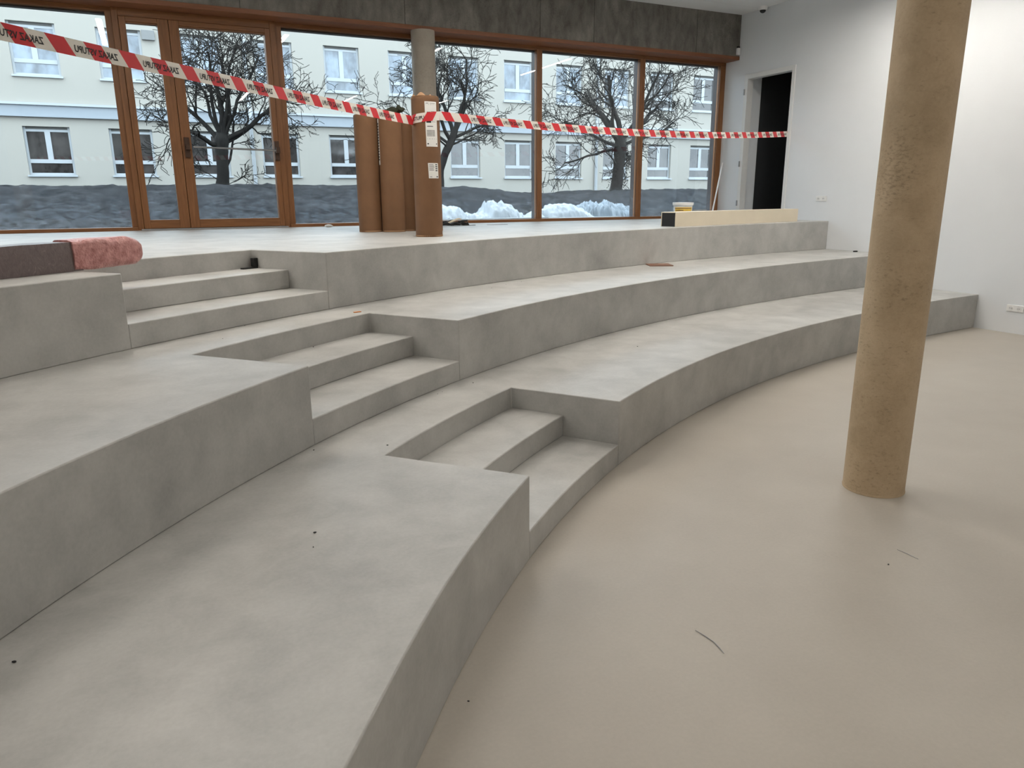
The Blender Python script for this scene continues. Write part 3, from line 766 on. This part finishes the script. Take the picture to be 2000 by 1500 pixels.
def far_window(x, z0, z1, gm, first={}):
    key = (gm, z0)
    def cp(src, parent):
        c2 = src.copy(); COL.objects.link(c2); c2.parent = parent; return c2
    if key in first:
        src = first[key]; w = cp(src, bd); w.location = (x, .12, z0)
        for ch in src.children: cp(ch, w)
        return w
    h = z1 - z0; tz = .46; fb = .075
    L_ = [(0, fb, 0, .06, .06, h), (WW - fb, WW, 0, .06, .06, h), (fb, WW - fb, 0, .06, h - fb - .09, h - .09), (fb, WW - fb, 0, .06, .06, .06 + fb), (fb, WW - fb, -.015, .06, tz, tz + .13), (WW / 2 - .085, WW / 2 + .085, -.015, .06, tz + .13, h - .16)]
    w = boxes('window', L_, 'frame_white', bd, loc=(x, .12, z0))
    boxes('sill', [(-.05, WW + .05, -.20, .0, 0, .06)], 'frame_white', w)
    boxes('blind_box', [(0, WW, .02, .06, h - .09, h)], 'shade', w)
    boxes('pane', [(fb, WW / 2 - .085, .02, .03, tz + .13, h - .16)], gm, w)
    boxes('pane', [(WW / 2 + .085, WW - fb, .02, .03, tz + .13, h - .16)], gm, w)
    boxes('pane', [(fb, WW - fb, .02, .03, .06 + fb, tz)], gm, w)
    first[key] = w; return w
for i, wx in enumerate(WXS):
    far_window(wx, *ROWS[0], 'fglass_low'); far_window(wx, *ROWS[1], 'fglass_low' if i >= 13 else 'fglass_up')

# ------------------------------------------------------------------ bare trees
def grow(bm, p, d, ln, r, lev, rg, up, maxlev, rmin=.0075):
    n = 7 if lev < 2 else 5 if lev < 3 else 4
    pts = [p.copy()]; rad_ = [r]; q = p.copy(); dd = d.copy(); end = max(rmin, r * (.35 if lev else .5))
    wob = (.25, .33, .38, .42)[min(lev, 3)]
    for i in range(n):
        dd = (dd + Vector((rg.uniform(-1, 1), rg.uniform(-1, 1) * .7, rg.uniform(-1, 1))) * wob + Vector((0, 0, up))).normalized()
        q = q + dd * (ln / n); pts.append(q.copy()); rad_.append(r + (end - r) * (i + 1) / n)
    tube(bm, pts, rad_, 8 if lev == 0 else 5 if lev == 1 else 3, cap=False)
    if lev >= maxlev: return
    nb = (6, 6, 5, 4)[min(lev, 3)]
    for b in range(nb):
        t = .3 + .7 * (b + rg.random()) / nb
        i = min(n - 1, int(t * n)); pos = pts[i].lerp(pts[i + 1], t * n - i) if t < 1 else pts[-1]
        base = (pts[min(i + 1, n)] - pts[i]).normalized()
        side = base.cross(Vector((rg.uniform(-1, 1), rg.uniform(-1, 1), rg.uniform(-1, 1)))).normalized()
        side.y *= .7
        nd = (base * rg.uniform(.4, .9) + side * rg.uniform(.5, 1.0)).normalized()
        grow(bm, pos, nd, ln * rg.uniform(.40, .62) * (1.0 if lev else 1.1), max(rmin, min(.028, rad_[i] * rg.uniform(.40, .55))), lev + 1, rg, (.05, .03, -.05, -.1)[min(lev, 3)], maxlev, rmin)
def tree(x, y, trunk, limbs, label, seed, maxlev=3):
    z0 = bank_z(x, y) - .12
    root = empty('bare_tree', (x, y, z0)); tag(root, label, 'tree', 'bare trees in the yard')
    rg = random.Random(seed)
    bm = bmesh.new(); pts = [Vector((a - x, 0, b - z0)) for a, b, _ in trunk]; pts[0].z = 0
    fine = []; fr_ = []
    for i in range(len(pts) - 1):
        for k in range(4):
            t = k / 4; fine.append(pts[i].lerp(pts[i + 1], t)); c = trunk[i][2] * (1 - t) + trunk[i + 1][2] * t
            fr_.append(c * (1 + .07 * rg.uniform(-1, 1)))
    fine.append(pts[-1]); fr_.append(trunk[-1][2])
    tube(bm, fine, fr_, 12)
    link('trunk', bm, 'bark', root, smooth=60)
    for lx, lz, tx, tz, dy, r in limbs:
        bm = bmesh.new(); st = Vector((lx - x, 0, lz - z0)); en = Vector((tx - x, dy, tz - z0))
        ml = maxlev if r > .03 else maxlev - 1
        grow(bm, st, (en - st).normalized(), (en - st).length * 1.18, r * .9, 0, rg, .03, ml)
        link('limb', bm, 'bark', root, smooth=60)
    return root
# trunk (x, z, radius), then limbs (from x,z to x,z, depth, radius), in metres on the tree's own plane
tree(1.75, 20.0, [(1.72, 1.9, .165), (1.78, 2.3, .145), (1.80, 2.8, .145), (1.82, 3.1, .175), (1.85, 3.3, .13)],
     [(1.78, 3.1, .90, 3.95, .4, .075), (1.72, 3.0, .75, 3.45, -.5, .07), (1.84, 3.25, 1.82, 4.35, .2, .085), (1.92, 3.15, 3.1, 3.85, -.3, .07),
      (1.9, 3.2, 2.7, 4.5, .4, .07), (1.82, 3.25, 1.15, 4.7, -.4, .055), (1.9, 3.25, 2.35, 4.9, -.5, .05), (1.95, 3.1, 3.3, 3.55, .5, .05), (1.84, 3.2, 1.5, 5.0, .5, .05), (1.88, 3.2, 2.0, 5.1, -.3, .05), (1.90, 2.55, 2.25, 3.5, -.1, .035), (1.72, 2.15, 1.1, 2.45, -.2, .012), (1.8, 2.05, 2.3, 2.3, -.2, .01)],
     'gnarled bare tree seen through the glazed door', 11)
tree(7.45, 20.0, [(7.45, 1.9, .12), (7.48, 2.5, .105), (7.65, 2.95, .11), (7.85, 3.3, .105), (7.95, 3.55, .09)],
     [(7.9, 3.45, 7.75, 4.9, .3, .07), (7.95, 3.5, 8.55, 4.6, -.3, .065), (7.85, 3.35, 8.9, 3.85, .4, .055), (7.8, 3.3, 6.75, 4.4, -.3, .06), (7.75, 3.2, 6.3, 4.1, .4, .045), (7.95, 3.55, 8.15, 5.1, .5, .055), (7.7, 3.1, 8.5, 3.35, -.4, .035), (7.9, 3.5, 7.2, 5.0, .5, .05), (7.7, 3.1, 6.9, 3.4, -.5, .03)],
     'slender bare tree leaning behind the grey column', 23)
tree3 = tree(13.42, 20.0, [(13.30, 1.75, .21), (13.38, 2.2, .175), (13.42, 2.8, .17), (13.46, 3.25, .20), (13.45, 3.5, .15)],
     [(13.4, 3.35, 12.4, 4.5, .4, .095), (13.45, 3.45, 13.5, 5.1, -.3, .10), (13.5, 3.45, 14.8, 4.35, .3, .09), (13.4, 3.25, 11.7, 3.65, -.5, .065), (13.5, 3.25, 15.1, 3.7, -.4, .06),
      (13.45, 3.45, 12.9, 5.1, .6, .07), (13.5, 3.45, 14.2, 5.1, -.6, .07), (13.4, 3.15, 12.0, 2.95, .4, .05), (13.5, 3.15, 14.5, 3.1, .5, .045), (13.4, 3.35, 12.0, 4.7, -.2, .06), (13.5, 3.4, 15.4, 4.6, .2, .055), (13.35, 2.6, 12.9, 3.2, -.3, .03), (13.5, 2.5, 13.9, 3.2, -.3, .03)],
     'broad bare tree with the thickest trunk, right of the other trees', 37)
bm = bmesh.new()
for i in range(900):
    a = rnd.uniform(0, 6.28); z = rnd.uniform(0, 1.5); r_ = .20 + abs(rnd.gauss(0, .10)); c = Vector((math.cos(a) * r_, math.sin(a) * r_ * .6, z)); s = rnd.uniform(.015, .034)
    q = Vector((rnd.uniform(-1, 1), rnd.uniform(-1, 1), rnd.uniform(-1, 1))).normalized(); w = q.orthogonal().normalized(); e_ = q.cross(w)
    bm.faces.new([bm.verts.new(c + w * s), bm.verts.new(c + e_ * s * .6), bm.verts.new(c - w * s), bm.verts.new(c - e_ * s * .6)])
o = link('ivy', bm, 'bark', tree3, loc=(0, 0, .1)); tag(o, 'dry ivy leaves around the trunk', kind='stuff')

# ------------------------------------------------------------------ plastic sheeting heaps outside
def px_at(px, py, y):
    d = FW + RT * ((px - 1000) / FPX) - UP * ((py - 750) / FPX); return CAM + d * (y / d.y)
def heap(y, outline, sy, mat, label, seed, fold, zbase=1.0):
    """sheet draped over things: outline = silhouette (pixel x, pixel y) turned into metres at distance y"""
    prof = [px_at(a, b, y) for a, b in outline]
    x0, x1 = prof[0].x, prof[-1].x
    def top(x):
        for p, q in zip(prof, prof[1:]):
            if p.x <= x <= q.x: return p.z + (q.z - p.z) * (x - p.x) / max(1e-6, q.x - p.x)
        return prof[-1].z
    bm = bmesh.new(); nx, ny = 110, 40; gr = []
    for j in range(ny + 1):
        b = j / ny * 2 - 1; row = []
        for i in range(nx + 1):
            a = i / nx; x = x0 + (x1 - x0) * a
            e = max(0.0, 1 - abs(b) ** 2.2) ** .6
            q = Vector((x * 2.2 + seed, b * 1.6 * sy, seed))
            f = (noise.noise(q * 1.3) * .5 + 1.3 * abs(noise.noise(q * 2.6)) - .3 + .9 * abs(noise.noise(q * 6.0)) - .2 + .35 * noise.noise(q * 13)) * fold
            z = zbase + (top(x) - zbase - .6 * fold) * e + f * (1 - e * .25)
            row.append(bm.verts.new((x - (x0 + x1) / 2, b * sy, max(zbase, z) - zbase)))
        gr.append(row)
    for j in range(ny):
        for i in range(nx): bm.faces.new((gr[j][i], gr[j][i + 1], gr[j + 1][i + 1], gr[j + 1][i]))
    o = link('plastic_sheet', bm, mat, smooth=50, loc=((x0 + x1) / 2, y, zbase))
    md = o.modifiers.new('thickness', 'SOLIDIFY'); md.thickness = .008
    return tag(o, label, 'plastic sheet', 'plastic sheeting heaps outside the glazing')
heap(13.75, [(845, 400), (868, 397), (893, 398), (897, 409), (905, 414), (916, 411), (926, 416), (936, 411), (945, 409), (949, 390), (970, 391), (992, 394), (1003, 402), (1011, 415), (1030, 415), (1036, 409), (1048, 407), (1054, 414), (1058, 436)], .55, 'sheet_white', 'crumpled white plastic sheeting outside, between the cardboard rolls and the mullion', 2, .10)
heap(13.75, [(1062, 436), (1064, 406), (1070, 399), (1080, 395), (1095, 393), (1110, 395), (1124, 399), (1140, 408), (1156, 424), (1162, 438)], .55, 'sheet_white', 'rounded white plastic sheeting mound outside, right of the mullion', 12, .07)
heap(14.75, [(1098, 436), (1106, 420), (1120, 404), (1140, 392), (1153, 387), (1158, 390), (1186, 386), (1196, 391), (1208, 391), (1222, 395), (1234, 401), (1242, 415), (1246, 436)], .38, 'sheet_blue', 'grey-blue plastic sheeting heap outside below the broad tree', 17, .16)
o = boxes('timber_beam', [(-1.3, 1.2, -.06, .06, 0, .08)], 'timber', bevel=.006, loc=(5.9, 12.6, 1.30)); tag(o, 'weathered timber beam lying on the paving outside', 'beam')
o = boxes('timber_beam', [(-.8, .8, -.06, .06, 0, .07)], 'timber', bevel=.006, loc=(7.65, 12.55, 1.30)); tag(o, 'shorter weathered timber beam outside below the rounded mound', 'beam')
